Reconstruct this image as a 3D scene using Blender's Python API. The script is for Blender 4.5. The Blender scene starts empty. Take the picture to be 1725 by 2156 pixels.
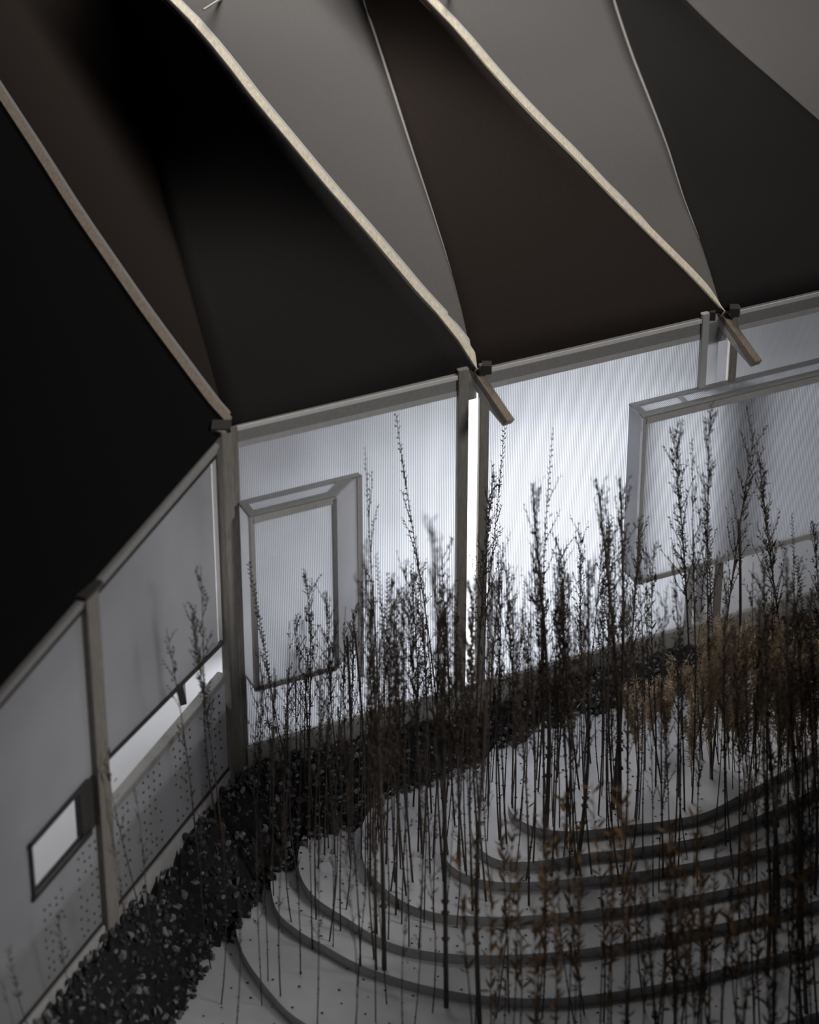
import bpy, bmesh, math, random
from mathutils import Vector, Matrix, noise
R = math.radians
S = bpy.context.scene
col = S.collection

# ---------------------------------------------------------------- camera
TH = R(31.5); F = 6312.0; W, H = 1725, 2156
cd = Vector((0, math.cos(TH), -math.sin(TH))); cr = Vector((1, 0, 0)); cu = Vector((0, math.sin(TH), math.cos(TH)))
CP = Vector((1.29792, -18.28376, 13.41733))
cam = bpy.data.cameras.new('camera'); co = bpy.data.objects.new('camera', cam); col.objects.link(co)
co.location = CP; co.rotation_euler = (R(90) - TH, 0, 0)
cam.sensor_fit = 'HORIZONTAL'; cam.sensor_width = 36; cam.lens = F / W * 36
cam.clip_end = 200
cam.dof.use_dof = True; cam.dof.focus_distance = 22.6; cam.dof.aperture_fstop = 0.7
S.camera = co

# ---------------------------------------------------------------- world, lamps, exposure
S.view_settings.view_transform = 'Standard'; S.view_settings.look = 'None'
S.view_settings.gamma = 1; S.view_settings.use_curve_mapping = False
S.view_settings.exposure = 0.0
wd = bpy.data.worlds.new('world'); S.world = wd; wd.use_nodes = True
bg = wd.node_tree.nodes['Background']; bg.inputs[0].default_value = (0.62, 0.66, 0.75, 1); bg.inputs[1].default_value = 0.017

def area(name, loc, to, sx, sy, power, color=(1, 1, 1), spread=180):
    l = bpy.data.lights.new(name, 'AREA'); l.shape = 'RECTANGLE'; l.size = sx; l.size_y = sy
    l.energy = power; l.color = color; l.spread = R(spread)
    o = bpy.data.objects.new(name, l); col.objects.link(o)
    o.location = loc; o.rotation_euler = (Vector(to) - Vector(loc)).to_track_quat('-Z', 'Y').to_euler()
    return o
AR = R(25.37); OR = Vector((0.0357, -0.1097, 0))
AL = R(-113.5); OL = Vector((-0.03, -0.25, 0))
def RW(s, out, z):            # point in the frame of the back wall, out = towards the courtyard
    return OR + Vector((math.cos(AR) * s + math.sin(AR) * out, math.sin(AR) * s - math.cos(AR) * out, z))
def LW(s, out, z):
    return OL + Vector((math.cos(AL) * s - math.sin(AL) * out, math.sin(AL) * s + math.cos(AL) * out, z))
area('gallery_lamp', RW(2.45, -1.2, 1.4), RW(2.45, 0, 1.3), 1.7, 2.2, 118, (0.93, 0.965, 1.0))
area('gallery_lamp', RW(0.8, -1.2, 1.5), RW(0.8, 0, 1.45), 1.3, 2.0, 20, (0.95, 0.97, 1.0))
area('gallery_lamp', RW(5.2, -1.2, 1.5), RW(5.2, 0, 1.45), 2.4, 2.0, 6, (0.95, 0.97, 1.0))
area('gallery_lamp', LW(1.5, -1.15, 1.9), LW(1.5, 0, 1.6), 3.6, 1.2, 15, (1, 1, 1))  # unseen lamp added to brighten the left sheets from behind
area('window_light', (-1.0, 6.8, 12.0), (0.4, 7.4, 4.4), 9.0, 5.0, 420, (1.0, 0.97, 0.94), 86)  # unseen lamp added overhead, narrow spread, to light the roof
area('window_light', (13.0, -7.0, 10.5), (-0.5, -1.0, 1.2), 4.0, 3.0, 84, (1.0, 0.98, 0.96), 50)  # unseen fill added from the front right to lift the left wall

# ---------------------------------------------------------------- helpers
def mat(name, base, rough=0.7, noise_amt=0.0, scale=20, spec=0.3, bump=0.0, metallic=0.0, stretch=None):
    m = bpy.data.materials.new(name); m.use_nodes = True; nt = m.node_tree; b = nt.nodes['Principled BSDF']
    b.inputs['Base Color'].default_value = (*base, 1); b.inputs['Roughness'].default_value = rough
    b.inputs['Specular IOR Level'].default_value = spec; b.inputs['Metallic'].default_value = metallic
    tc = nt.nodes.new('ShaderNodeTexCoord'); n = nt.nodes.new('ShaderNodeTexNoise'); n.inputs['Scale'].default_value = scale
    n.inputs['Detail'].default_value = 5
    if stretch:
        mp = nt.nodes.new('ShaderNodeMapping'); mp.inputs['Scale'].default_value = stretch
        nt.links.new(tc.outputs['Object'], mp.inputs[0]); nt.links.new(mp.outputs[0], n.inputs['Vector'])
    else: nt.links.new(tc.outputs['Object'], n.inputs['Vector'])
    if noise_amt:
        r = nt.nodes.new('ShaderNodeValToRGB'); r.color_ramp.elements[0].position = 0.3; r.color_ramp.elements[1].position = 0.7
        r.color_ramp.elements[0].color = (*[c * (1 - noise_amt) for c in base], 1)
        r.color_ramp.elements[1].color = (*[min(1, c * (1 + noise_amt)) for c in base], 1)
        nt.links.new(n.outputs['Fac'], r.inputs[0]); nt.links.new(r.outputs[0], b.inputs['Base Color'])
    if bump:
        bp = nt.nodes.new('ShaderNodeBump'); bp.inputs['Strength'].default_value = bump; bp.inputs['Distance'].default_value = 0.01
        nt.links.new(n.outputs['Fac'], bp.inputs['Height']); nt.links.new(bp.outputs[0], b.inputs['Normal'])
    return m

def sheet(name, base, axis='X', period=0.0142, contrast=0.45, trans=0.75, gloss=0.08, grough=0.25):
    """twin-wall translucent plastic: vertical flutes every few millimetres"""
    m = bpy.data.materials.new(name); m.use_nodes = True; nt = m.node_tree; N = nt.nodes; L = nt.links
    for n in list(N): N.remove(n)
    out = N.new('ShaderNodeOutputMaterial'); tc = N.new('ShaderNodeTexCoord'); sp = N.new('ShaderNodeSeparateXYZ')
    L.new(tc.outputs['Object'], sp.inputs[0])
    mu = N.new('ShaderNodeMath'); mu.operation = 'MULTIPLY'; mu.inputs[1].default_value = 2 * math.pi / period
    L.new(sp.outputs[axis], mu.inputs[0])
    si = N.new('ShaderNodeMath'); si.operation = 'SINE'; L.new(mu.outputs[0], si.inputs[0])
    mr = N.new('ShaderNodeMapRange'); mr.inputs[1].default_value = -1; mr.inputs[2].default_value = 0.6
    mr.inputs[3].default_value = 1 - contrast; mr.inputs[4].default_value = 1.0; L.new(si.outputs[0], mr.inputs[0])
    n = N.new('ShaderNodeTexNoise'); n.inputs['Scale'].default_value = 1.7; n.inputs['Detail'].default_value = 4; L.new(tc.outputs['Object'], n.inputs['Vector'])
    m2 = N.new('ShaderNodeMapRange'); m2.inputs[1].default_value = .3; m2.inputs[2].default_value = .7; m2.inputs[3].default_value = .9; m2.inputs[4].default_value = 1
    L.new(n.outputs['Fac'], m2.inputs[0])
    mm = N.new('ShaderNodeMath'); mm.operation = 'MULTIPLY'; L.new(mr.outputs[0], mm.inputs[0]); L.new(m2.outputs[0], mm.inputs[1])
    c = N.new('ShaderNodeMix'); c.data_type = 'RGBA'; c.inputs['A'].default_value = (0, 0, 0, 1); c.inputs['B'].default_value = (*base, 1)
    L.new(mm.outputs[0], c.inputs['Factor'])
    t = N.new('ShaderNodeBsdfTranslucent'); d = N.new('ShaderNodeBsdfDiffuse'); g = N.new('ShaderNodeBsdfGlossy')
    g.inputs['Roughness'].default_value = grough; g.inputs['Color'].default_value = (.9, .9, .92, 1)
    L.new(c.outputs['Result'], t.inputs[0]); L.new(c.outputs['Result'], d.inputs[0])
    a = N.new('ShaderNodeMixShader'); a.inputs[0].default_value = 1 - trans; L.new(t.outputs[0], a.inputs[1]); L.new(d.outputs[0], a.inputs[2])
    b = N.new('ShaderNodeMixShader'); b.inputs[0].default_value = gloss; L.new(a.outputs[0], b.inputs[1]); L.new(g.outputs[0], b.inputs[2])
    L.new(b.outputs[0], out.inputs[0])
    return m

M = dict(
    poly=sheet('ribbed_polycarbonate', (0.88, 0.89, 0.92), contrast=0.68),
    polyl=sheet('frosted_sheet', (0.62, 0.62, 0.64), contrast=0.12, trans=0.55, gloss=0.10, grough=0.18),
    polyg=sheet('grey_sheet', (0.66, 0.66, 0.67), contrast=0.18, trans=0.7, gloss=0.06),
    white=mat('white_foam_board', (0.74, 0.74, 0.75), 0.65, 0.04, 6, 0.25, 0.05),
    riser=mat('grey_board_edge', (0.50, 0.50, 0.51), 0.8, 0.1, 30),  # same board as the tops; shade on the risers put into the colour
    inner=mat('white_interior', (0.82, 0.82, 0.84), 0.7, 0.02, 3),
    frame=mat('grey_frame', (0.30, 0.295, 0.285), 0.45, 0.08, 40, 0.4),
    pale=mat('pale_frame', (0.52, 0.51, 0.50), 0.4, 0.06, 30, 0.4),
    cap=mat('aluminium_edge', (0.80, 0.78, 0.76), 0.3, 0.04, 40, 0.5),
    post=mat('weathered_post', (0.27, 0.25, 0.225), 0.6, 0.18, 25, 0.3, 0.1, 0, (3, 3, .4)),
    dark=mat('dark_frame', (0.055, 0.052, 0.05), 0.55, 0.1, 20),
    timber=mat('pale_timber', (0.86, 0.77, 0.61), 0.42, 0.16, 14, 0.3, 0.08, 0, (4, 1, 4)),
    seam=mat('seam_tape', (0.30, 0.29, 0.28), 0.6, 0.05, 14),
    oldt=mat('greyed_timber', (0.27, 0.22, 0.175), 0.6, 0.2, 14, 0.3, 0.08, 0, (4, 1, 4)),  # darker, browner timber tone for the leftmost beam and the beam ends
    strip=mat('foam_strip', (0.62, 0.60, 0.58), 0.5, 0.05, 14),
    fab=mat('charcoal_fabric', (0.021, 0.0195, 0.019), 0.95, 0.12, 90, 0.1, 0.1),  # lit-to-dark contrast of the folded roof is put into these fabric colours
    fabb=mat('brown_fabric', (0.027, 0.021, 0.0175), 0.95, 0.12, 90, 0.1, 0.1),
    fabl=mat('grey_fabric', (0.150, 0.143, 0.138), 0.85, 0.05, 60, 0.15, 0.05),  # paler tone carries the light falling on the right-facing folds
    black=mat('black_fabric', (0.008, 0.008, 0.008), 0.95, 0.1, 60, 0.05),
    stone=mat('crushed_slate', (0.055, 0.057, 0.064), 0.55, 0.5, 9, 0.5, 0.2),
    stone2=mat('pale_crushed_slate', (0.22, 0.22, 0.235), 0.5, 0.4, 9, 0.5, 0.2),
    bed=mat('gravel_bed', (0.02, 0.02, 0.022), 0.9, 0.4, 20, 0.2, 0.4),
    stalk=mat('dark_stalk', (0.098, 0.084, 0.072), 0.75, 0.3, 12, 0.2),
    grey_st=mat('grey_stalk', (0.14, 0.115, 0.095), 0.7, 0.25, 12, 0.2),
    husk=mat('dark_seed_husk', (0.090, 0.071, 0.056), 0.8, 0.4, 30, 0.15),
    brown=mat('brown_leaf', (0.15, 0.09, 0.042), 0.75, 0.35, 20, 0.2),
    beige=mat('beige_plume', (0.60, 0.49, 0.36), 0.85, 0.25, 20, 0.1),
    dot=mat('pin_hole', (0.10, 0.10, 0.10), 0.8),
)

g = bpy.data.materials.new('lit_diffuser'); g.use_nodes = True; gb_ = g.node_tree.nodes['Principled BSDF']
gb_.inputs['Base Color'].default_value = (.8, .8, .8, 1); gb_.inputs['Emission Color'].default_value = (.97, .98, 1, 1); gb_.inputs['Emission Strength'].default_value = 1.3
M['glow'] = g
class MB:
    def __init__(s): s.v = []; s.f = []
    def box(s, x0, x1, y0, y1, z0, z1):
        k = len(s.v); s.v += [(x, y, z) for z in (z0, z1) for y in (y0, y1) for x in (x0, x1)]
        s.f += [tuple(k + i for i in q) for q in ((0, 2, 3, 1), (4, 5, 7, 6), (0, 1, 5, 4), (2, 6, 7, 3), (0, 4, 6, 2), (1, 3, 7, 5))]
        return s
    def hexa(s, b, t):      # bottom quad, top quad (same winding)
        k = len(s.v); s.v += [tuple(p) for p in b] + [tuple(p) for p in t]
        s.f += [(k + 3, k + 2, k + 1, k), (k + 4, k + 5, k + 6, k + 7)] + [(k + i, k + (i + 1) % 4, k + 4 + (i + 1) % 4, k + 4 + i) for i in range(4)]
        return s
    def prism(s, poly, z0, z1):
        k = len(s.v); n = len(poly); s.v += [(x, y, z0) for x, y in poly] + [(x, y, z1) for x, y in poly]
        s.f += [tuple(k + i for i in range(n - 1, -1, -1)), tuple(k + n + i for i in range(n))]
        s.f += [(k + i, k + (i + 1) % n, k + n + (i + 1) % n, k + n + i) for i in range(n)]
        return s
    def tube(s, pts, rad, n=6, up=None):
        pts = [Vector(p) for p in pts]; k0 = len(s.v)
        for i, p in enumerate(pts):
            t = (pts[min(i + 1, len(pts) - 1)] - pts[max(i - 1, 0)]).normalized()
            a = t.cross(up or Vector((0.3, 1, 0.1))).normalized(); b = t.cross(a)
            r = rad[i] if isinstance(rad, (list, tuple)) else rad
            for j in range(n):
                q = 2 * math.pi * j / n; s.v.append(tuple(p + a * math.cos(q) * r + b * math.sin(q) * r))
        for i in range(len(pts) - 1):
            for j in range(n):
                a = k0 + i * n + j; b = k0 + i * n + (j + 1) % n; s.f.append((a, b, b + n, a + n))
        s.f.append(tuple(k0 + j for j in range(n - 1, -1, -1))); s.f.append(tuple(k0 + (len(pts) - 1) * n + j for j in range(n)))
        return s
    def plank(s, pts, w, h, side):     # rectangular section swept along pts; side = width direction
        pts = [Vector(p) for p in pts]; k0 = len(s.v)
        for i, p in enumerate(pts):
            t = (pts[min(i + 1, len(pts) - 1)] - pts[max(i - 1, 0)]).normalized()
            a = (Vector(side) - t * t.dot(Vector(side))).normalized(); b = t.cross(a)
            if b.z < 0: b = -b
            for u, v in ((-1, -1), (1, -1), (1, 1), (-1, 1)): s.v.append(tuple(p + a * u * w / 2 + b * v * h / 2))
        for i in range(len(pts) - 1):
            for j in range(4):
                a = k0 + i * 4 + j; b = k0 + i * 4 + (j + 1) % 4; s.f.append((a, b, b + 4, a + 4))
        s.f.append((k0 + 3, k0 + 2, k0 + 1, k0)); n = len(pts) - 1; s.f.append(tuple(k0 + n * 4 + j for j in range(4)))
        return s
    def blade(s, p, d, L, w, nrm, curl=0.0, n=2):   # slim pointed leaf with a folded middle: 4n-ish triangles
        p = Vector(p); d = Vector(d).normalized(); sd = d.cross(nrm)
        sd = sd.normalized() if sd.length > 1e-5 else Vector((1, 0, 0)); up = sd.cross(d)
        k = len(s.v); s.v += [tuple(p), tuple(p + d * L * .4 + sd * w / 2 + up * (w * .3)), tuple(p + d * L * .4 - sd * w / 2 + up * (w * .3)), tuple(p + d * L * .45 - up * w * .1), tuple(p + d * L + up * (-curl * L))]
        s.f += [(k, k + 1, k + 3), (k, k + 3, k + 2), (k + 1, k + 4, k + 3), (k + 3, k + 4, k + 2)]
        return s
    def mesh(s, name, m, smooth=False):
        me = bpy.data.meshes.new(name); me.from_pydata(s.v, [], s.f); me.materials.append(m)
        if smooth: me.polygons.foreach_set('use_smooth', [True] * len(me.polygons))
        me.update(); return me
    def build(s, name, m, parent=None, smooth=False, bevel=0):
        o = bpy.data.objects.new(name, s.mesh(name, m, smooth)); col.objects.link(o)
        if parent: o.parent = parent
        if bevel:
            b = o.modifiers.new('bevel', 'BEVEL'); b.width = bevel; b.segments = 2; b.limit_method = 'ANGLE'
        return o
def empty(name, loc=(0, 0, 0), rz=0):
    o = bpy.data.objects.new(name, None); col.objects.link(o); o.location = loc; o.rotation_euler = (0, 0, rz); o.empty_display_size = .1
    return o
def tag(o, label=None, cat=None, group=None, kind=None):
    for k, v in (('label', label), ('category', cat), ('group', group), ('kind', kind)):
        if v: o[k] = v
    return o
def ray(px, py): return (cd + cr * ((px - W / 2) / F) - cu * ((py - H / 2) / F))
def at(px, py, z=0.0):
    v = ray(px, py); return CP + v * ((z - CP.z) / v.z)
def atv(px, py, A, dr):      # the point of the vertical plane through A with plan direction dr
    n = Vector((-dr[1], dr[0], 0)); v = ray(px, py); return CP + v * ((Vector(A) - CP).dot(n) / v.dot(n))

# ================================================================ the ground: stepped white boards
STEP = 0.09; NL = 7
Z = [-STEP * i for i in range(NL + 1)]
arcs = [
 [(1230,1470),(1110,1620),(1070,1690),(1110,1735),(1200,1750),(1334,1736),(1400,1728),(1484,1711),(1547,1680),(1640,1630),(1725,1575),(1830,1500)],
 [(1180,1475),(1060,1620),(1000,1700),(1000,1770),(1050,1810),(1140,1812),(1246,1795),(1317,1788),(1484,1761),(1567,1730),(1650,1695),(1725,1655),(1850,1580)],
 [(1100,1490),(1000,1630),(940,1720),(935,1800),(990,1845),(1090,1858),(1254,1845),(1338,1836),(1480,1812),(1630,1780),(1725,1750),(1860,1690)],
 [(950,1540),(850,1640),(770,1720),(765,1810),(800,1860),(853,1900),(925,1923),(1025,1930),(1108,1928),(1267,1914),(1338,1905),(1497,1878),(1622,1850),(1725,1820),(1880,1760)],
 [(850,1570),(740,1670),(650,1740),(628,1820),(660,1885),(740,1939),(784,1967),(845,1992),(926,2006),(1027,2011),(1150,2006),(1300,1987),(1538,1940),(1725,1895),(1900,1840)],
 [(750,1620),(640,1740),(575,1820),(580,1910),(630,1960),(679,1988),(743,2024),(804,2048),(906,2077),(1027,2097),(1190,2100),(1400,2070),(1538,2035),(1725,1985),(1900,1930)],
 [(640,1640),(560,1780),(500,1880),(505,1990),(573,2093),(642,2154),(760,2205),(900,2235),(1100,2250),(1300,2232),(1538,2185),(1725,2130),(1950,2060)],
]
floor = tag(empty('floor'), kind='structure')
def smooth_curve(P, n=6):
    out = []
    for i in range(len(P) - 1):
        p0 = P[max(i - 1, 0)]; p1 = P[i]; p2 = P[i + 1]; p3 = P[min(i + 2, len(P) - 1)]
        for k in range(n):
            t = k / n; out.append(tuple(0.5 * ((2 * b) + (-a + c) * t + (2 * a - 5 * b + 4 * c - d) * t * t + (-a + 3 * b - 3 * c + d) * t ** 3) for a, b, c, d in zip(p0, p1, p2, p3)))
    out.append(P[-1]); return out
polys = []
for k, A in enumerate(arcs):
    P = [at(x, y, Z[k]) for x, y in smooth_curve(A)]
    poly = [(p.x, p.y) for p in P]
    far = RW(6.5, -0.1, 0); near = RW(2.2 - .25 * k, -0.1, 0)
    poly += [(far.x, far.y), (near.x, near.y)]
    polys.append(poly)
    mb = MB(); mb.prism(poly, Z[k] - STEP + 0.0005, Z[k])
    o = mb.build('terrace_plate', M['white'], floor)
    o.data.materials.append(M['riser'])
    for f in o.data.polygons:
        if abs(f.normal.z) < .5: f.material_index = 1
MB().box(-6, 10, -7, 8, Z[NL] - .3, Z[NL]).build('base_board', M['white'], floor)
def inside(x, y, poly):
    c = False; n = len(poly); j = n - 1
    for i in range(n):
        xi, yi = poly[i]; xj, yj = poly[j]
        if (yi > y) != (yj > y) and x < (xj - xi) * (y - yi) / (yj - yi) + xi: c = not c
        j = i
    return c
def ground_z(x, y):
    for k, p in enumerate(polys):
        if inside(x, y, p): return Z[k]
    return Z[NL]
def ground_at(px, py):
    for k in range(NL):
        p = at(px, py, Z[k])
        if inside(p.x, p.y, polys[k]): return p
    return at(px, py, Z[NL])

# pin holes pushed through the boards
rnd = random.Random(5); mb = MB()
for gx in range(-26, 130):
    for gy in range(-90, 40):
        if (gx + gy) % 2: continue
        x = gx * .11 * .5 * 1.0 + rnd.uniform(-.03, .03); y = gy * .11 * .5 * 1.7 + rnd.uniform(-.03, .03)
        if gx % 3 or rnd.random() < .35: continue
        z = ground_z(x, y)
        k = len(mb.v); r = rnd.uniform(.007, .012)
        for j in range(6): mb.v.append((x + r * math.cos(j * 1.047), y + r * math.sin(j * 1.047), z + .004))
        mb.v.append((x, y, z + .012))
        for j in range(6): mb.f.append((k + j, k + (j + 1) % 6, k + 6))
tag(mb.build('pin_hole', M['dot'], floor), kind='stuff')

# ================================================================ back wall (right of the corner)
wb = tag(empty('wall_back', OR, AR), kind='structure')       # local x along the wall, -y towards the courtyard
ZB, ZT = 0.22, 2.93
# openings behind the two projecting boxes are left out of the sheets
B1 = (0.06, 0.985, 0.88, 2.34); B2 = (3.24, 6.9, 0.93, 2.37)
def sheet_xz(pts, y0, y1, m, parent, name):
    mb = MB(); n = len(pts); mb.v = [(x, y0, z) for x, z in pts] + [(x, y1, z) for x, z in pts]
    mb.f = [tuple(range(n)), tuple(range(2 * n - 1, n - 1, -1))] + [(i, n + i, n + (i + 1) % n, (i + 1) % n) for i in range(n)]
    return mb.build(name, m, parent)
sheet_xz([(.05, ZT), (.05, B1[3]), (B1[1], B1[3]), (B1[1], B1[2]), (.05, B1[2]), (.05, ZB), (1.78, ZB), (1.78, ZT)], 0, .014, M['poly'], wb, 'ribbed_panel')
sheet_xz([(2.02, ZT), (2.02, ZB), (3.82, ZB), (3.82, B2[2]), (3.24, B2[2]), (3.24, B2[3]), (3.82, B2[3]), (3.82, ZT)], 0, .014, M['poly'], wb, 'ribbed_panel')
p = MB()
p.box(4.12, 6.9, 0, .014, B2[3], ZT)
p.build('ribbed_panel', M['polyg'], wb)
low = MB().box(3.90, 6.9, -.012, .010, ZB, B2[2]).build('lower_panel', M['polyg'], wb)
# raised beads on the lower panel
mb = MB(); rb = random.Random(9)
for i in range(26):
    for j in range(7):
        if i % 3 == 1 or rb.random() < .12: continue
        x = 3.98 + i * .085 + rb.uniform(-.008, .008); z = .30 + j * .085; r = .013
        k = len(mb.v); mb.v.append((x, -.030, z))
        for q in range(6): mb.v.append((x + r * math.cos(q * 1.047), -.012, z + r * math.sin(q * 1.047)))
        for q in range(6): mb.f.append((k, k + 1 + q, k + 1 + (q + 1) % 6))
tag(mb.build('bead', M['cap'], low), kind='stuff')
for x0, x1 in ((0.05, 1.79), (2.03, 3.82), (4.13, 6.9)):
    MB().box(x0, x1, -.020, .030, 2.94, 2.975).build('edge_cap', M['cap'], wb, bevel=.004)
    MB().box(x0 + .012, x1 - .012, -.008, -.001, 2.845, 2.938).build('top_rail', M['frame'], wb)
    MB().box(x0, x1, -.012, -.001, 2.80, 2.845).build('lower_rail', M['pale'], wb)
MB().box(0.04, 6.9, -.035, .05, -.3, ZB).build('plinth', M['pale'], wb, bevel=.006)
MB().box(0.04, 6.9, -.020, -.001, ZB, ZB + .014).build('bottom_bead', M['cap'], wb)
# posts, in pairs with a slot between
for x0, x1, mt in ((1.775, 1.862, 'post'), (1.952, 2.03, 'post'), (3.80, 3.862, 'pale'), (4.055, 4.125, 'post')):
    MB().box(x0, x1, -.03, .014, .05, 3.02).build('post', M[mt], wb, bevel=.008)
MB().box(3.862, 3.975, .014, .026, .2, 2.9).build('slot_board', M['polyg'], wb)
for x0, x1 in ((1.862, 1.952), (3.862, 4.055)):
    MB().box(x0, x1, .03, .045, 2.72, 2.99).build('slot_head', M['pale'], wb)
# gallery behind the wall: floor, rear wall, end wall
MB().box(-0.3, 7.2, 1.62, 1.70, 0, 2.98).build('gallery_rear', M['inner'], wb)
MB().box(0.0, 7.2, .05, 1.62, .12, .18).build('gallery_floor', M['inner'], wb)
MB().box(7.15, 7.2, -.3, 1.62, 0, 2.98).build('gallery_end', M['inner'], wb)
wr = tag(empty('wall_right'), kind='structure')  # unseen dark wall added to shade the lower right
MB().box(5.7, 5.8, -7.0, -.7, -.7, 3.5).build('frosted_panel', M['dark'], wr)  # opaque dark board that blocks the fill light

lp = MB().box(1.3, 3.7, 1.27, 1.30, .3, 2.92).build('light_panel', M['glow'], None)  # glowing board added behind the slot to make it read white
lp.location = OR; lp.rotation_euler = (0, 0, AR); tag(lp, 'bright white light panel glimpsed through the slot between the middle posts', 'lamp')
MB().box(-.03, .055, -.02, .03, .05, 2.98).build('post', M['post'], wb)
# corner post
cp = tag(empty('corner_post', (-.005, -.17, 0)), 'tall grey-brown corner post where the two translucent walls meet', 'post')
MB().prism([(-.065, -.05), (.0, -.09), (.065, -.03), (.05, .07), (-.05, .06)], -.3, 3.02).build('post_core', M['post'], cp, bevel=.008)
MB().box(-.078, -.052, -.075, -.045, 1.25, 2.84).build('edge_strip', M['cap'], cp)  # pale strip in place of light coming through the corner slot
MB().box(-.075, .06, -.06, .07, 3.0, 3.03).build('dark_cap', M['dark'], cp)

# projecting window boxes
def wbox(name, label, s0, s1f, s1, out, z0, z1, panel_m, mid=None):
    o = tag(empty(name, OR, AR), label, 'window box')
    fb = -out
    b = MB(); b.hexa([(s0 + .02, fb, z0), (s1f, fb, z0), (s1f, fb + .012, z0), (s0 + .02, fb + .012, z0)],
                     [(s0 + .02, fb, z1 - .03), (s1f, fb, z1 - .03), (s1f, fb + .012, z1 - .03), (s0 + .02, fb + .012, z1 - .03)])
    b.build('front_panel', panel_m, o)
    # top: ribbed sheet inside a flat grey border
    MB().hexa([(s0, fb, z1 - .012), (s1f, fb, z1 - .012), (s1, 0, z1 - .012), (s0, 0, z1 - .012)],
              [(s0, fb, z1), (s1f, fb, z1), (s1, 0, z1), (s0, 0, z1)]).build('top_panel', M['poly'], o)
    w = .052
    e = (s1 - s1f) / max(out, .01)
    t = MB()
    t.hexa([(s0, fb - .01, z1), (s1f, fb - .01, z1), (s1f + e * w, fb + w * 1.15, z1), (s0, fb + w * 1.15, z1)], [(s0, fb - .01, z1 + .012), (s1f, fb - .01, z1 + .012), (s1f + e * w, fb + w * 1.15, z1 + .012), (s0, fb + w * 1.15, z1 + .012)])
    t.box(s0, s1, -w, 0, z1 - .001, z1 + .013)
    t.box(s0, s0 + w * 1.1, fb, 0, z1 - .001, z1 + .0125)
    t.hexa([(s1f - .10, fb, z1), (s1f, fb, z1), (s1, 0, z1), (s1 - .13, 0, z1)], [(s1f - .10, fb, z1 + .0115), (s1f, fb, z1 + .0115), (s1, 0, z1 + .0115), (s1 - .13, 0, z1 + .0115)])
    t.build('top_frame', M['frame'], o)
    MB().box(s0 + .02, s1f, fb - .012, fb + .012, z1 - .055, z1).build('front_head', M['pale'], o)
    MB().box(s0, s1f, fb - .012, fb + .02, z0 - .03, z0 + .012).build('front_sill', M['pale'], o)
    MB().box(s0 + .0, s0 + .035, fb - .012, fb + .03, z0 - .02, z1).build('corner_bar', M['pale'], o, bevel=.004)
    MB().box(s1f - .018, s1f + .018, fb - .012, fb + .02, z0 - .02, z1 - .01).build('corner_bar', M['frame'], o, bevel=.004)
    MB().box(s0 + .004, s0 + .014, fb + .03, 0, z0, z1 - .012).build('side_panel', M['polyg'], o)
    MB().hexa([(s1f, fb + .01, z0), (s1f + .012, fb + .01, z0), (s1 + .006, 0, z0), (s1 - .006, 0, z0)],
              [(s1f, fb + .01, z1 - .012), (s1f + .012, fb + .01, z1 - .012), (s1 + .006, 0, z1 - .012), (s1 - .006, 0, z1 - .012)]).build('side_panel', M['polyl'], o)
    MB().box(s1 - .018, s1 + .018, -.03, -.001, z0 - .3, z1).build('rear_bar', M['pale'], o)
    MB().hexa([(s0, fb, z0 - .02), (s1f, fb, z0 - .02), (s1, 0, z0 - .02), (s0, 0, z0 - .02)], [(s0, fb, z0), (s1f, fb, z0), (s1, 0, z0), (s0, 0, z0)]).build('bottom_panel', M['polyg'], o)
    return o
wbox('window_box', 'small slant-sided translucent window box right of the corner post', .045, .70, .985, .215, .88, 2.345, M['poly'])
b2 = wbox('window_box', 'long translucent window box running out of frame at the right', 3.215, 6.8, 6.9, .215, .93, 2.375, M['poly'])
MB().box(4.05, 4.11, -.16, -.10, .95, 2.36).build('inner_post', M['pale'], b2)
MB().box(3.6, 3.64, -.215, 0, 2.372, 2.384).build('top_bar', M['pale'], b2)

# ================================================================ left wall
wl = tag(empty('wall_left', OL, AL), kind='structure')       # local x along the wall, +y towards the courtyard
def ztop(s): return 2.955 - .062 * s
def lbar(name, s0, s1, y0, y1, za, zb, h, m, bevel=0):     # bar sloping from za at s0 to zb at s1
    return MB().hexa([(s0, y0, za), (s1, y0, zb), (s1, y1, zb), (s0, y1, za)], [(s0, y0, za + h), (s1, y0, zb + h), (s1, y1, zb + h), (s0, y1, za + h)]).build(name, M[m], wl, bevel=bevel)
def zo(s): return 1.30 + .072 * s if s < 1.9 else 1.44
def lpanel(s0, s1, zb0, zb1, zt0, zt1, m='polyl', name='frosted_panel'):
    return MB().hexa([(s0, -.012, zb0), (s1, -.012, zb1), (s1, 0, zb1), (s0, 0, zb0)], [(s0, -.012, zt0), (s1, -.012, zt1), (s1, 0, zt1), (s0, 0, zt0)]).build(name, M[m], wl)
lpanel(.13, 1.86, zo(0), zo(1.86), ztop(0) - .05, ztop(1.86) - .05)
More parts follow.
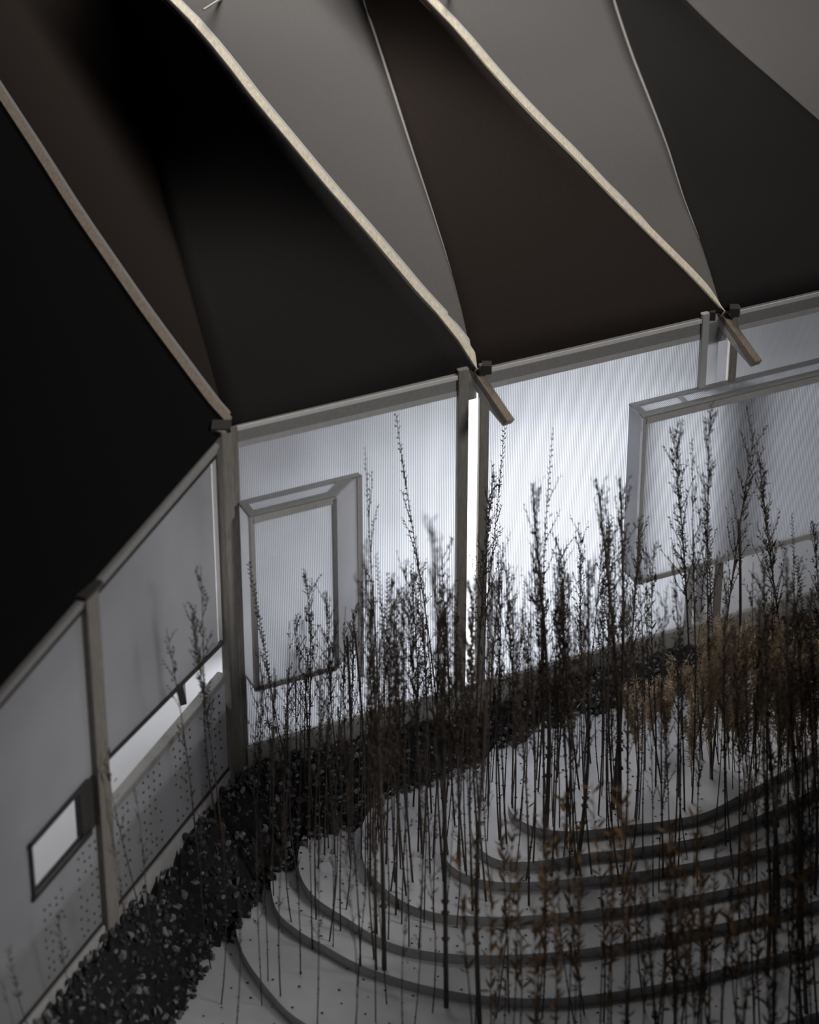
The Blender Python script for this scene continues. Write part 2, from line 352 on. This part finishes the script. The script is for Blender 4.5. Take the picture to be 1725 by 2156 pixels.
# outer bay: one sheet with a window cut through it
sheet_xz([(1.98, ztop(1.98) - .05), (1.98, 1.43), (2.86, 1.43), (2.86, 1.03), (1.98, 1.03), (1.98, .16), (5.2, .16), (5.2, ztop(5.2) - .05)], -.012, 0, M['polyl'], wl, 'frosted_panel')
lo = lpanel(.05, 1.86, .16, .16, .97, .97, 'polyl', 'perforated_panel')
mb = MB(); rb = random.Random(3)
for i in range(34):
    for j in range(9):
        s = .16 + i * .078 + rb.uniform(-.012, .012); z = .24 + j * .082 + rb.uniform(-.012, .012)
        if 1.8 < s < 2.02 or (i // 2) % 3 == 2 or rb.random() < .12: continue
        if s > 2.1 and (z > .92 - (s - 2.1) * .1): continue
        r = .013; k = len(mb.v)
        for qn in range(6): mb.v.append((s + r * math.cos(qn * 1.047), .001, z + r * math.sin(qn * 1.047)))
        mb.v.append((s, .012, z))
        for qn in range(6): mb.f.append((k + 6, k + qn, k + (qn + 1) % 6))
tag(mb.build('stud', M['dot'], lo), kind='stuff')
# rails
for s0, s1 in ((.06, 1.85), (2.0, 5.2)):
    lbar('top_rail', s0, s1, -.01, .02, ztop(s0) - .06, ztop(s1) - .06, .03, 'frame')
    lbar('edge_cap', s0, s1, -.03, .035, ztop(s0) - .02, ztop(s1) - .02, .03, 'frame', .004)
    lbar('glazing_bead', s0, s1, .0, .016, ztop(s0) - .10, ztop(s1) - .10, .012, 'dark')
lbar('head_rail', .06, 1.86, -.014, .014, zo(0.06) - .02, zo(1.86) - .02, .03, 'dark')
lbar('sill', .06, 1.86, -.05, .03, .97, .97, .06, 'frame', .006)
lbar('plinth', .05, 5.2, -.03, .02, -.3, -.3, .44, 'pale')
lbar('bottom_bead', .05, 5.2, -.005, .012, .15, .15, .022, 'dark')
# window frame of the outer bay
wf = MB(); wf.box(2.08, 2.88, -.03, .02, 1.42, 1.45); wf.box(2.08, 2.88, -.03, .02, .99, 1.03); wf.box(2.84, 2.87, -.03, .02, 1.0, 1.45)
wf.build('window_frame', M['dark'], wl)
MB().box(2.0, 2.17, -.05, .0, 1.0, 1.43).build('window_jamb', M['dark'], wl)
MB().hexa([(1.84, -.05, -.1), (2.0, -.05, -.1), (2.0, .05, -.1), (1.84, .05, -.1)], [(1.84, -.05, 2.84), (2.0, -.05, 2.84), (2.0, .05, 2.84), (1.84, .05, 2.84)]).build('post', M['post'], wl, bevel=.01)
MB().box(1.80, 2.03, -.06, .06, 2.84, 2.87).build('post_cap', M['dark'], wl)
# left gallery
MB().box(-.2, 5.4, -1.75, -1.7, 0, 2.9).build('gallery_rear', M['inner'], wl)
MB().box(-.2, 5.4, -1.7, -.04, .64, .70).build('gallery_floor', M['inner'], wl)
MB().hexa([(.10, -.30, .9), (.42, -.12, .95), (.46, -.15, .95), (.14, -.33, .9)], [(.20, -.30, 1.5), (.52, -.12, 1.36), (.56, -.15, 1.36), (.24, -.33, 1.5)]).build('slanted_board', M['dark'], wl)

# ================================================================ roof: folded fabric between slanting beams
P1 = RW(-.02, .0, 2.99); P2 = RW(1.91, .0, 2.99); P3 = RW(3.98, .0, 2.99); P4 = RW(6.2, .0, 2.99)
BD = Vector((-.70, .71, 0)); SD = Vector((-.19, .98, 0))
beam_px = [
 (P1, [(433,848),(365,757),(292,658),(219,553),(141,439),(68,324),(0,220),(-130,20),(-300,-250)]),
 (P2, [(940,689),(887,632),(835,570),(756,477),(678,388),(600,294),(522,200),(459,118),(396,44),(352,0),(290,-60),(90,-250)]),
 (P3, [(1451,582),(1388,519),(1294,425),(1200,327),(1117,244),(1034,155),(955,62),(895,0),(800,-100),(660,-250)]),
 (P4, [(1960,455),(1850,362),(1725,255),(1640,180),(1540,92),(1445,0),(1340,-110),(1210,-260)]),
]
seam_px = [
 (P1, [(432,730),(408,640),(384,552),(352,425),(325,310),(285,140),(252,0),(200,-240)]),
 (P2, [(968,640),(940,540),(905,430),(865,310),(825,185),(790,75),(766,0),(700,-240)]),
 (P3, [(1478,520),(1440,420),(1405,310),(1365,205),(1330,115),(1295,10),(1270,-80),(1215,-250)]),
 (P4, [(2010,420),(1970,320),(1920,200),(1870,80),(1830,0),(1790,-90),(1760,-160),(1710,-260)]),
]
beams = []; seams = []
for A, px in beam_px: beams.append([A.copy()] + [atv(x, y, A, BD) for x, y in px])
for A, px in seam_px: seams.append([A.copy()] + [atv(x, y, A, SD) for x, y in px])
def resample(P, n=20):
    P = smooth_curve([tuple(p) for p in P], 8); d = [0]
    for a, b in zip(P, P[1:]): d.append(d[-1] + (Vector(b) - Vector(a)).length)
    out = []
    for i in range(n):
        t = d[-1] * i / (n - 1); k = 0
        while k < len(d) - 2 and d[k + 1] < t: k += 1
        u = (t - d[k]) / max(d[k + 1] - d[k], 1e-9); out.append(Vector(P[k]).lerp(Vector(P[k + 1]), min(u, 1)))
    return out
def loft(name, A, B, m, label, thick=.02, sag=0.0, nx=12):
    n = 24; A = resample(A, n); B = resample(B, n); mb = MB()
    for i in range(n):
        for j in range(nx + 1):
            t = j / nx; p = A[i].lerp(B[i], t); p.z -= sag * math.sin(math.pi * t) * (i / n); mb.v.append(tuple(p))
    for i in range(n - 1):
        for j in range(nx):
            a = i * (nx + 1) + j; mb.f.append((a, a + 1, a + nx + 2, a + nx + 1))
    o = mb.build(name, m, None, True)
    s = o.modifiers.new('solid', 'SOLIDIFY'); s.thickness = thick; s.offset = 0
    return tag(o, label, 'roof panel')
down = Vector((0, 0, -.03))
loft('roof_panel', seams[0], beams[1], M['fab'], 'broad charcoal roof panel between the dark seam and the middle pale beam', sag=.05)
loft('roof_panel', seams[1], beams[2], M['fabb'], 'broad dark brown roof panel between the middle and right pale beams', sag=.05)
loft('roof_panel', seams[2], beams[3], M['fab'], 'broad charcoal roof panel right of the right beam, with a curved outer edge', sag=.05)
loft('roof_fold', [p + down for p in beams[0]], seams[0], M['fabb'], 'narrow dark brown roof fold beside the dim leftmost beam', sag=.0)  # leftmost fold gets the dark tone, its shade put into the colour
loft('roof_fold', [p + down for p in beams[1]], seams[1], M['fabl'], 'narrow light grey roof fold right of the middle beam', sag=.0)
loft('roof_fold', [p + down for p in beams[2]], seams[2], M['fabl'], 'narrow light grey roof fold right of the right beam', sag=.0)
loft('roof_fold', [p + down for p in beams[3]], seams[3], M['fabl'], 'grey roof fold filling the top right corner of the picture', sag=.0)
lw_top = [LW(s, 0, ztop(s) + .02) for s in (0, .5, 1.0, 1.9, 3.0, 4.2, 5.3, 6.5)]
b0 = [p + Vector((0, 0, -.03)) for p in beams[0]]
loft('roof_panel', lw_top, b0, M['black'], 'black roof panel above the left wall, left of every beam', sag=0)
# a thin thread lying across the black panel
# beams
names = ['dim greyish timber beam nearest the left edge, ending on the corner post', 'bright cream timber beam in the middle, its tip overhanging the wall posts', 'bright cream timber beam at the right, its tip overhanging the right-hand posts']
side = Vector((.72, .69, -.25)).normalized()
for i in range(3):
    pts = resample(beams[i], 22); d0 = (pts[0] - pts[1]).normalized()
    off = side * .050 + Vector((0, 0, -.015))
    rt = empty('roof_beam', pts[0]); tag(rt, names[i], 'beam', 'timber roof beams')
    loc = [q + off - pts[0] for q in pts]
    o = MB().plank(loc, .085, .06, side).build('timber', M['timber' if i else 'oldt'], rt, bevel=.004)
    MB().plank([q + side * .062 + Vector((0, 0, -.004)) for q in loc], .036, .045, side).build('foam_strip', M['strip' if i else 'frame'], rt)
    if i:
        a0 = loc[0] + Vector((-.03, .03, -.02)); tv = Vector((.25, -.34, -.24))
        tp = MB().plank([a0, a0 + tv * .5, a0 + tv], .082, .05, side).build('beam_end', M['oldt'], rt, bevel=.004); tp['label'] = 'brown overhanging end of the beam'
        MB().plank([a0 + Vector((-.02, -.02, -.04)), a0 + tv * .5 + Vector((-.02, -.02, -.04)), a0 + tv * .96 + Vector((-.01, 0, -.03))], .05, .04, side).build('packing_strip', M['pale'], rt)
        MB().box(-.12, -.05, -.05, .03, -.05, .02).build('dark_clip', M['dark'], rt); MB().box(.06, .13, -.03, .05, -.03, .04).build('dark_clip', M['dark'], rt)
for i, rr, mt, lb in ((0, .014, 'black', 'black seam line running up the roof beside the leftmost beam'), (1, .013, 'seam', 'thin pale seam strip running up the roof from the middle posts'), (2, .013, 'seam', 'thin pale seam strip running up the roof from the right-hand posts')):
    pts = resample(seams[i], 22)[3:]
    rads = [rr * min(1, .25 + k / 10) for k in range(len(pts))]
    tag(MB().tube([q + Vector((0, 0, .012)) for q in pts], rads, 6).build('seam_strip', M[mt], None, True), lb, 'seam strip', 'roof seam strips')
for (x0, y0), (x1, y1), i, lb in (((420, 50), (640, -90), 1, 'short cross strip branching from the top of the middle beam'), ((925, 22), (1090, -90), 2, 'short cross strip branching from the top of the right beam')):
    A = atv(x0, y0, beam_px[i][0], BD)
    B = atv(x1, y1, seam_px[i][0], SD); A = A + Vector((.03, .02, .10)); B = B + Vector((0, 0, .10))
    tag(MB().tube([A, A.lerp(B, .5), B], .013, 6).build('cross_strip', M['strip'], None), lb, 'strip')

# ================================================================ gravel along the walls
gin = [(200,2200),(284,2105),(345,2032),(390,1988),(422,1915),(450,1862),(523,1821),(545,1768),(601,1742),(640,1700),(700,1685),(743,1675),(784,1653),(845,1618),(926,1594),(967,1574),(1068,1543),(1150,1522),(1254,1512),(1392,1481),(1463,1460),(1526,1440),(1640,1400),(1760,1370),(1900,1330)]
inner = [(p.x, p.y) for p in (at(x, y, -.02) for x, y in gin)]
outer = [LW(s, .03, 0) for s in (4.2, 3, 2, 1, .1)] + [RW(s, .04, 0) for s in (.1, 1, 2, 3, 4, 5, 6)]
outer = [(p.x, p.y) for p in outer]
gpoly = inner + outer[::-1]
gb = tag(empty('gravel_bed'), 'band of crushed black slate heaped along the foot of both walls', 'gravel')
def edge_d(x, y, line):
    best = 9
    for (ax, ay), (bx, by) in zip(line, line[1:]):
        dx, dy = bx - ax, by - ay; t = max(0, min(1, ((x - ax) * dx + (y - ay) * dy) / (dx * dx + dy * dy)))
        best = min(best, math.hypot(x - ax - t * dx, y - ay - t * dy))
    return best
def gz(x, y):
    di = edge_d(x, y, inner); g = ground_z(x, y)
    t = min(1, di / .45); return g + (.07 - g) * (t * t * (3 - 2 * t)) + .02 * noise.noise((x * 4, y * 4, 0))
# bed surface
mb = MB(); st = .07; idx = {}
for i in range(-30, 90):
    for j in range(-60, 50):
        x, y = i * st, j * st
        if inside(x, y, gpoly): idx[i, j] = len(mb.v); mb.v.append((x, y, gz(x, y)))
for (i, j) in list(idx):
    if all(k in idx for k in ((i + 1, j), (i + 1, j + 1), (i, j + 1))): mb.f.append((idx[i, j], idx[i + 1, j], idx[i + 1, j + 1], idx[i, j + 1]))
mb.build('bed', M['bed'], gb, True)
ico = bmesh.new(); bmesh.ops.create_icosphere(ico, subdivisions=1, radius=1); IV = [v.co.copy() for v in ico.verts]; IF = [tuple(v.index for v in f.verts) for f in ico.faces]; ico.free()
rg = random.Random(11)
protos = []
for k in range(6):
    m = MB(); m.v = [tuple(v * rg.uniform(.65, 1.15)) for v in IV]; m.f = list(IF); protos.append(m.mesh('stone', M['stone'] if k < 4 else M['stone2']))
pts = []
xs = [p[0] for p in gpoly]; ys = [p[1] for p in gpoly]
small = MB(); small2 = MB(); nbig = 0; tries = 0
while tries < 26000:
    tries += 1
    x, y = rg.uniform(-2.2, 5.3), rg.uniform(-3.6, 2.6)
    if not inside(x, y, gpoly): continue
    z = gz(x, y); r = rg.uniform(.011, .026)
    if nbig < 280 and -1.2 < x < .6 and y < .2 and rg.random() < .30:
        r = rg.uniform(.024, .040); o = bpy.data.objects.new('stone', rg.choice(protos)); col.objects.link(o); o.parent = gb
        o.location = (x, y, z + .012); o.rotation_euler = (rg.uniform(0, 6), rg.uniform(0, 6), rg.uniform(0, 6)); o.scale = (r * 1.25, r, r * .6); nbig += 1; continue
    s = small if rg.random() < (.82 if x < .4 else .55) else small2  # more pale stones to the right: brighter light there put into the mix
    k = len(s.v); rot = Matrix.Rotation(rg.uniform(0, 6), 3, 'Z') @ Matrix.Rotation(rg.uniform(-.6, .6), 3, 'X')
    for v in IV: w = rot @ Vector((v.x * r * 1.3 * rg.uniform(.7, 1.1), v.y * r * rg.uniform(.7, 1.1), v.z * r * .6)); s.v.append((x + w.x, y + w.y, z + w.z + .006))
    s.f += [tuple(k + a for a in f) for f in IF]
tag(small.build('chippings', M['stone'], gb), kind='stuff')
tag(small2.build('chippings', M['stone2'], gb), kind='stuff')
del small, small2

# ================================================================ dried plants
def stalk_curve(r, n=9, bend=.02):
    a, b = r.uniform(-bend, bend), r.uniform(-bend, bend); c = r.uniform(-bend, bend)
    return [Vector((a * math.sin(math.pi * i / (n - 1)) + c * .4 * math.sin(6 * i / (n - 1)), b * math.sin(math.pi * i / (n - 1)), i / (n - 1))) for i in range(n)]
def on(P, t):
    k = min(int(t * (len(P) - 1)), len(P) - 2); return P[k].lerp(P[k + 1], t * (len(P) - 1) - k)
# every plant kind is drawn 2.6 m tall along z and then stretched to its own height
HT = 2.6
def scl(P): return [Vector((p.x * HT, p.y * HT, p.z * HT)) for p in P]
def make_kind(kind, seed):
    """returns [(part name, mesh, stuff?)], [(leaf mesh, loc, rot, scale)...]"""
    r = random.Random(seed * 7 + hash(kind) % 97 if False else seed * 7 + sum(map(ord, kind)))
    P = scl(stalk_curve(r)); parts = []; leaves = []
    mst = M['stalk'] if kind in ('feather', 'bare', 'leafy', 'dark') else M['grey_st']
    base_r = {'feather': .0085, 'bare': .0075, 'spray': .0055, 'leafy': .0085, 'plume': .006, 'cut': .014, 'dark': .017}[kind]
    m = MB(); top = 1.0
    m.tube(P, [base_r * (1 - .72 * i / (len(P) - 1)) if kind != 'cut' else base_r for i in range(len(P))], 5)
    for k in range(r.randint(3, 6)):      # nodes on the stalk
        q = on(P, r.uniform(.08, .6)); m.tube([q - Vector((0, 0, .012)), q, q + Vector((0, 0, .012))], [base_r * .7, base_r * 1.7, base_r * .7], 5)
    parts.append(('stalk', m.mesh('stalk', mst, True), False))
    h = MB()
    def twig(q, d, L, seeds, sw, sl):
        pts = [q]; dd = d.copy()
        for k in range(3): dd = (dd + Vector((r.uniform(-.15, .15), r.uniform(-.15, .15), .12))).normalized(); pts.append(pts[-1] + dd * L / 3)
        h.tube(pts, [.0035, .003, .002, .001], 3)
        for k in range(seeds):
            t = (k + .6) / seeds; c = on(pts, min(.999, t)); a = r.uniform(0, 6.28)
            sd = (dd + Vector((math.cos(a), math.sin(a), r.uniform(-.2, .5))) * .8)
            h.blade(c, sd, sl * r.uniform(.6, 1.3), sw * r.uniform(.6, 1.2), Vector((math.sin(a), math.cos(a), .3)), r.uniform(-.1, .3))
    if kind in ('feather', 'dark'):
        n = r.randint(24, 34)
        for k in range(n):
            t = .48 + .5 * k / n; a = r.uniform(0, 6.28); sp = r.uniform(.15, .62)
            twig(on(P, t), Vector((math.cos(a) * sp, math.sin(a) * sp, 1)).normalized(), r.uniform(.16, .46) * (1.3 - .8 * t), r.randint(8, 13), .011, .038)
        for k in range(18):
            t = r.uniform(.36, .99); a = r.uniform(0, 6.28); h.blade(on(P, t), Vector((math.cos(a), math.sin(a), r.uniform(.1, 1.2))), r.uniform(.03, .07), .012, Vector((0, 0, 1)), .2)
    elif kind == 'bare':
        for k in range(r.randint(7, 12)):
            t = r.uniform(.45, .97); a = r.uniform(0, 6.28); twig(on(P, t), Vector((math.cos(a) * .45, math.sin(a) * .45, 1)).normalized(), r.uniform(.08, .25), r.randint(5, 8), .014, .042)
        for k in range(5): a = r.uniform(0, 6.28); h.blade(on(P, r.uniform(.15, .9)), Vector((math.cos(a), math.sin(a), .9)), r.uniform(.03, .06), .012, Vector((0, 0, 1)), .1)
    elif kind == 'spray':
        for k in range(60):
            t = .55 + .45 * k / 60; a = (k % 2) * math.pi + r.uniform(-.5, .5); h.blade(on(P, t), Vector((math.cos(a), math.sin(a), 1.0)), r.uniform(.02, .042), .012, Vector((0, 1, .2)), .1)
        for k in range(4):
            t = .5 + .1 * k; a = r.uniform(0, 6.28); twig(on(P, t), Vector((math.cos(a) * .4, math.sin(a) * .4, 1)).normalized(), r.uniform(.1, .35), 12, .010, .030)
    elif kind == 'leafy':
        for k in range(10):
            t = r.uniform(.5, .99); a = r.uniform(0, 6.28); twig(on(P, t), Vector((math.cos(a) * .6, math.sin(a) * .6, 1)).normalized(), r.uniform(.05, .14), 3, .012, .04)
        for k in range(r.randint(22, 30)):
            t = .42 + .57 * r.random(); a = r.uniform(0, 6.28); leaves.append((on(P, t), a, r.uniform(.35, 1.3), r.uniform(.8, 1.5)))
    elif kind == 'plume':
        for b in range(10):
            a = r.uniform(0, 6.28); t0 = r.uniform(.1, .5); q0 = on(P, t0); e = q0 + Vector((math.cos(a) * r.uniform(.05, .24), math.sin(a) * r.uniform(.05, .24), (1 - t0) * HT * r.uniform(.6, .98)))
            h.tube([q0, q0.lerp(e, .5), e], [.005, .004, .002], 3)
            for k in range(80):
                t = .2 + .8 * k / 80; aa = r.uniform(0, 6.28); h.blade(q0.lerp(e, t), Vector((math.cos(aa), math.sin(aa), r.uniform(.6, 1.8))), r.uniform(.05, .12), .019, Vector((math.sin(aa), 0, .4)), .2)
    if h.v: parts.append(('seed_head' if kind != 'bare' else 'twigs', h.mesh('seed_head', {'plume': M['beige'], 'leafy': M['brown']}.get(kind, M['husk'])), True))
    return parts, leaves
lf = MB()
lf.v = [(0, 0, 0), (.012, .004, .03), (-.012, .004, .03), (0, -.004, .035), (.010, .006, .062), (-.010, .006, .062), (0, -.002, .066), (0, .014, .105)]
lf.f = [(0, 1, 3), (0, 3, 2), (1, 4, 6, 3), (3, 6, 5, 2), (4, 7, 6), (6, 7, 5)]
leaf_b = lf.mesh('leaf', M['brown'], True); leaf_d = lf.mesh('leaf', M['husk'], True)
KINDS = {}
for kd, nv in (('feather', 7), ('bare', 6), ('spray', 4), ('leafy', 5), ('plume', 4), ('cut', 1), ('dark', 3)):
    KINDS[kd] = [make_kind(kd, s) for s in range(nv)]
rp = random.Random(21)
NAME = dict(feather='feathery_dried_stem', bare='bare_dried_stem', spray='arching_grass_spray', leafy='leafy_dried_stem', plume='pampas_grass_tuft', cut='cut_dry_stalk', dark='feathery_dried_stem')
def plant(kind, base_px, tip_px, label, group=None, dy=None, cat='dried plant', nleaf=0, gravel=False):
    b = at(*base_px, .02)
    if inside(b.x, b.y, gpoly):
        for k in range(4): b = at(*base_px, gz(b.x, b.y))
    else: b = ground_at(*base_px)
    b.z -= .012
    if dy is None: dy = -.22 if tip_px[0] < base_px[0] else -.08
    q = atv(tip_px[0], tip_px[1], (b.x, b.y + (dy or 0), 0), (1, 0))
    v = q - b; Lh = v.length
    o = empty(NAME[kind], b)
    rz = rp.uniform(0, 6.28)
    o.rotation_mode = 'QUATERNION'
    o.rotation_quaternion = Vector((0, 0, 1)).rotation_difference(v.normalized()) @ Matrix.Rotation(rz, 3, 'Z').to_quaternion()
    s = max(.55, min(1.15, Lh / HT)); o.scale = (s, s, Lh / HT)
    tag(o, label, cat, group)
    parts, leaves = rp.choice(KINDS[kind])
    for nm, me, st in parts:
        c = bpy.data.objects.new(nm, me); col.objects.link(c); c.parent = o
        if st: c['kind'] = 'stuff'
    ls = leaves[:]
    for k in range(nleaf): ls.append((Vector((0, 0, HT * rp.uniform(.3, .95))), rp.uniform(0, 6.28), rp.uniform(.3, 1.1), rp.uniform(.5, .9)))
    for q0, a, tilt, sc in ls:
        c = bpy.data.objects.new('leaf', leaf_b if kind == 'leafy' else leaf_d); col.objects.link(c); c.parent = o
        c.location = q0; c.rotation_euler = (tilt, 0, a); c.scale = (sc, sc, sc)
    return o

# single plants that can be picked out by their tips
plant('spray', (930, 1600), (834, 868), 'thin arching grass spray whose tip rises highest above the small window box wall')
plant('spray', (1010, 1560), (1062, 900), 'thin grass spray leaning left at the left of the bright middle panel', dy=.1)
plant('spray', (1130, 1640), (1166, 902), 'upright thin grass spray in front of the bright middle panel')
plant('spray', (800, 1620), (770, 945), 'slender curved blade-like stem reaching the tip of the small window box')
plant('feather', (660, 1740), (642, 1205), 'dark feathery stem standing before the front of the small window box', nleaf=3)
plant('spray', (640, 1740), (522, 1182), 'arching grass spray leaning left in front of the corner post', dy=-.45)
plant('feather', (470, 1790), (403, 1290), 'feathery stem leaning left in front of the left wall sill', dy=-.2, nleaf=4)
plant('bare', (420, 1830), (350, 1322), 'slim stem with small buds, left of the feathery stem at the left wall', dy=-.2, nleaf=5)
plant('bare', (470, 1790), (421, 1190), 'hair-thin bare stem against the upper left frosted panel', dy=-.2)
plant('bare', (300, 1950), (222, 1560), 'short dark stem beside the left wall post', dy=-.2, nleaf=6)
plant('bare', (318, 1960), (283, 1650), 'short budded stem at the edge of the gravel by the perforated panel', dy=-.2, nleaf=7)
plant('bare', (268, 2040), (238, 1765), 'short leafy twig at the foot of the left wall post', dy=-.2, nleaf=5)
plant('bare', (165, 2110), (120, 1920), 'small twig at the lower left where wall meets gravel', nleaf=5)
plant('bare', (80, 2200), (12, 1990), 'small twig in the bottom left corner', nleaf=6)
plant('feather', (1500, 1640), (1495, 872), 'tallest feathery stem in front of the long window box', nleaf=3)
plant('feather', (1500, 1620), (1590, 903), 'feathery stem arching right in front of the long window box', nleaf=2, dy=.15)
plant('feather', (1460, 1600), (1418, 900), 'slim feathery stem left of the tallest one at the long window box')
plant('spray', (1480, 1600), (1457, 925), 'thin beaded grass spray beside the tallest stem')
plant('feather', (1690, 1600), (1598, 958), 'dark feathery stem leaning left near the right edge', nleaf=4)
plant('feather', (1735, 1580), (1712, 1102), 'dark feathery stem cut by the right edge of the picture', nleaf=3)
plant('cut', (1550, 1560), (1556, 1094), 'straight stalk with a clean cut top before the beaded lower panel', nleaf=2)
plant('cut', (742, 1740), (731, 1340), 'straight cut stalk left of the pair under the slant-sided window box')
plant('cut', (770, 1640), (744, 1308), 'taller straight cut stalk beneath the slant-sided window box')
plant('dark', (1305, 1720), (1257, 1010), 'dense dark feathery stem left of the long window box post', nleaf=4)
plant('dark', (1290, 1700), (1307, 1008), 'dense dark feathery stem touching the long window box post', nleaf=4)
plant('dark', (1150, 1740), (1122, 1018), 'dense dark stem with a tufted top in the bright middle bay', nleaf=5)
plant('dark', (940, 2120), (905, 1092), 'thick dark blurred stem rising from the lower middle, left of the wall slot', nleaf=6)
plant('dark', (810, 2060), (765, 1180), 'thick dark stem rising just right of the small window box', nleaf=6)
plant('dark', (1010, 2160), (1032, 1180), 'thick dark stem crossing the bright wall slot', nleaf=5)
plant('dark', (1215, 1830), (1240, 1180), 'thick dark stem in the middle of the bright bay', nleaf=5)
plant('dark', (1690, 1900), (1660, 1180), 'thick dark stem close to the right edge', nleaf=5)
plant('dark', (1640, 1950), (1600, 1260), 'thick dark stem in front of the beige tufts', nleaf=5)
plant('feather', (1000, 1620), (1040, 985), 'feathery stem with broad husks beside the bright wall slot', nleaf=6)

SIL = [(520, 1330), (560, 1330), (640, 1270), (690, 1260), (760, 1160), (830, 1170), (900, 1120), (950, 1150), (1000, 1180), (1050, 1110), (1130, 1080), (1200, 1130), (1260, 1070), (1310, 1080), (1370, 1120), (1440, 1060), (1500, 1020), (1560, 1130), (1600, 1100), (1650, 1060), (1740, 1160)]
def sil(x):
    for (a, ya), (b, yb) in zip(SIL, SIL[1:]):
        if a <= x <= b: return ya + (yb - ya) * (x - a) / (b - a)
    return SIL[0][1] if x < 520 else SIL[-1][1]
LM = [(560, 'beside the corner post'), (625, 'before the left side of the small window box'), (690, 'before the front of the small window box'), (755, 'before the slanted side of the small window box'),
      (830, 'just right of the small window box'), (900, 'in the ribbed bay left of the wall slot'), (965, 'before the left post of the bright slot'), (1035, 'in front of the bright wall slot'), (1110, 'just right of the bright wall slot'),
      (1180, 'left of centre in the bright bay'), (1250, 'right of centre in the bright bay'), (1320, 'just left of the long window box'), (1395, 'before the left end of the long window box'), (1470, 'under the gap between the right-hand posts'),
      (1550, 'below the right beam tip'), (1640, 'before the beaded lower panel'), (9999, 'near the right edge of the picture')]
LOOK = dict(feather='feathery dried stem', bare='budded bare stem', spray='thin beaded grass stem', leafy='brown leafy stem', plume='beige grass tuft', cut='cut stalk', dark='thick dark stem')
made = []
def row(n, x0, x1, kinds, tipf, len0, len1, zone, group, nleaf=0, lean=35):
    for i in range(n):
        x = x0 + (x1 - x0) * (i + rp.uniform(.1, .9)) / n; ty = tipf(x); L = rp.uniform(len0, len1); kd = rp.choice(kinds); tx = x + rp.uniform(-lean, lean)
        where = next(w for lim, w in LM if tx < lim)
        o = plant(kd, (x + rp.uniform(-8, 8), ty + L), (tx, ty), '', group, nleaf=rp.randint(0, nleaf))
        made.append((o, '%s %s' % (LOOK[kd], where) if not zone else '%s %s' % (LOOK[kd], zone), tx, ty, group))
def finish_labels():
    sets = {}
    for m in made: sets.setdefault(m[1], []).append(m)
    num = ['', 'one', 'two', 'three', 'four', 'five', 'six', 'seven', 'eight', 'nine', 'ten', 'eleven', 'twelve', 'thirteen', 'fourteen', 'fifteen', 'sixteen', 'seventeen', 'eighteen']
    ords = ['leftmost', 'second from left', 'third from left', 'fourth from left', 'fifth from left', 'sixth from left', 'seventh from left', 'eighth from left', 'ninth from left', 'tenth from left', 'eleventh from left', 'twelfth from left', 'thirteenth from left', 'fourteenth from left', 'fifteenth from left', 'sixteenth from left', 'seventeenth from left', 'eighteenth from left', 'nineteenth from left', 'twentieth from left', '21st from left', '22nd from left', '23rd from left', '24th from left', '25th from left', '26th from left', '27th from left']
    for lab, L in sets.items():
        L.sort(key=lambda m: m[2]); n = len(L)
        for i, m in enumerate(L):
            t = lab
            if n > 1:
                if i == n - 1: w = 'rightmost'
                else: w = ords[min(i, len(ords) - 1)]
                t = '%s %s, %s' % ('', lab, w); t = t.strip()
            m[0]['label'] = t[0].lower() + t[1:]
row(18, 535, 745, ['feather', 'feather', 'bare'], lambda x: sil(x) + rp.uniform(10, 150), 400, 480, '', 'stems before the small window box', 2)
row(34, 750, 985, ['feather', 'bare', 'spray', 'feather', 'bare'], lambda x: sil(x) + rp.uniform(0, 190), 480, 640, '', 'stems left of the wall slot', 2)
row(44, 1000, 1330, ['feather', 'bare', 'spray', 'feather', 'bare'], lambda x: sil(x) + rp.uniform(0, 200), 480, 640, '', 'stems before the middle bay', 2)
row(28, 1335, 1735, ['feather', 'spray', 'bare', 'bare'], lambda x: sil(x) + rp.uniform(0, 220), 430, 600, '', 'stems before the long window box', 2)
row(30, 560, 1000, ['bare', 'bare', 'feather'], lambda x: 1420 + rp.uniform(-60, 160), 330, 520, 'rooted in the white terraces left of centre', 'stalks on the left terraces', 2, 20)
row(24, 1010, 1480, ['bare', 'bare', 'feather'], lambda x: 1330 + rp.uniform(-60, 160), 320, 440, 'rooted in the white terraces right of centre', 'stalks on the right terraces', 2, 20)
row(17, 430, 960, ['bare'], lambda x: 1690 + rp.uniform(-60, 120), 300, 480, 'blurred in the lower left of the terraces', 'stalks in the lower left', 3, 25)
row(26, 980, 1500, ['leafy'], lambda x: 1640 + abs(x - 1300) * .25 + rp.uniform(0, 120), 400, 560, 'in the blurred foreground clump', 'brown leafy stems in the foreground', 0, 40)
row(20, 1000, 1640, ['leafy'], lambda x: 1780 + rp.uniform(0, 160), 380, 500, 'low at the bottom of the foreground clump', 'low brown leafy stems', 0, 40)
row(12, 1560, 1735, ['dark', 'bare', 'feather'], lambda x: 1400 + rp.uniform(0, 260), 420, 620, 'in the shaded lower right corner', 'dark stems at the lower right', 2, 20)
row(26, 1490, 1760, ['plume'], lambda x: 1300 + rp.uniform(-20, 90), 270, 350, 'behind the dark stems at the right', 'beige grass tufts at the right', 0, 25)
row(16, 1380, 1740, ['leafy', 'dark', 'leafy'], lambda x: 1740 + rp.uniform(0, 190), 430, 520, 'in the dark lower right corner foreground', 'foreground stems at the lower right', 0, 30)
row(6, 1340, 1480, ['plume'], lambda x: 1400 + rp.uniform(-20, 60), 150, 210, 'at the far edge of the terrace', 'short beige tufts', 0, 15)

finish_labels()
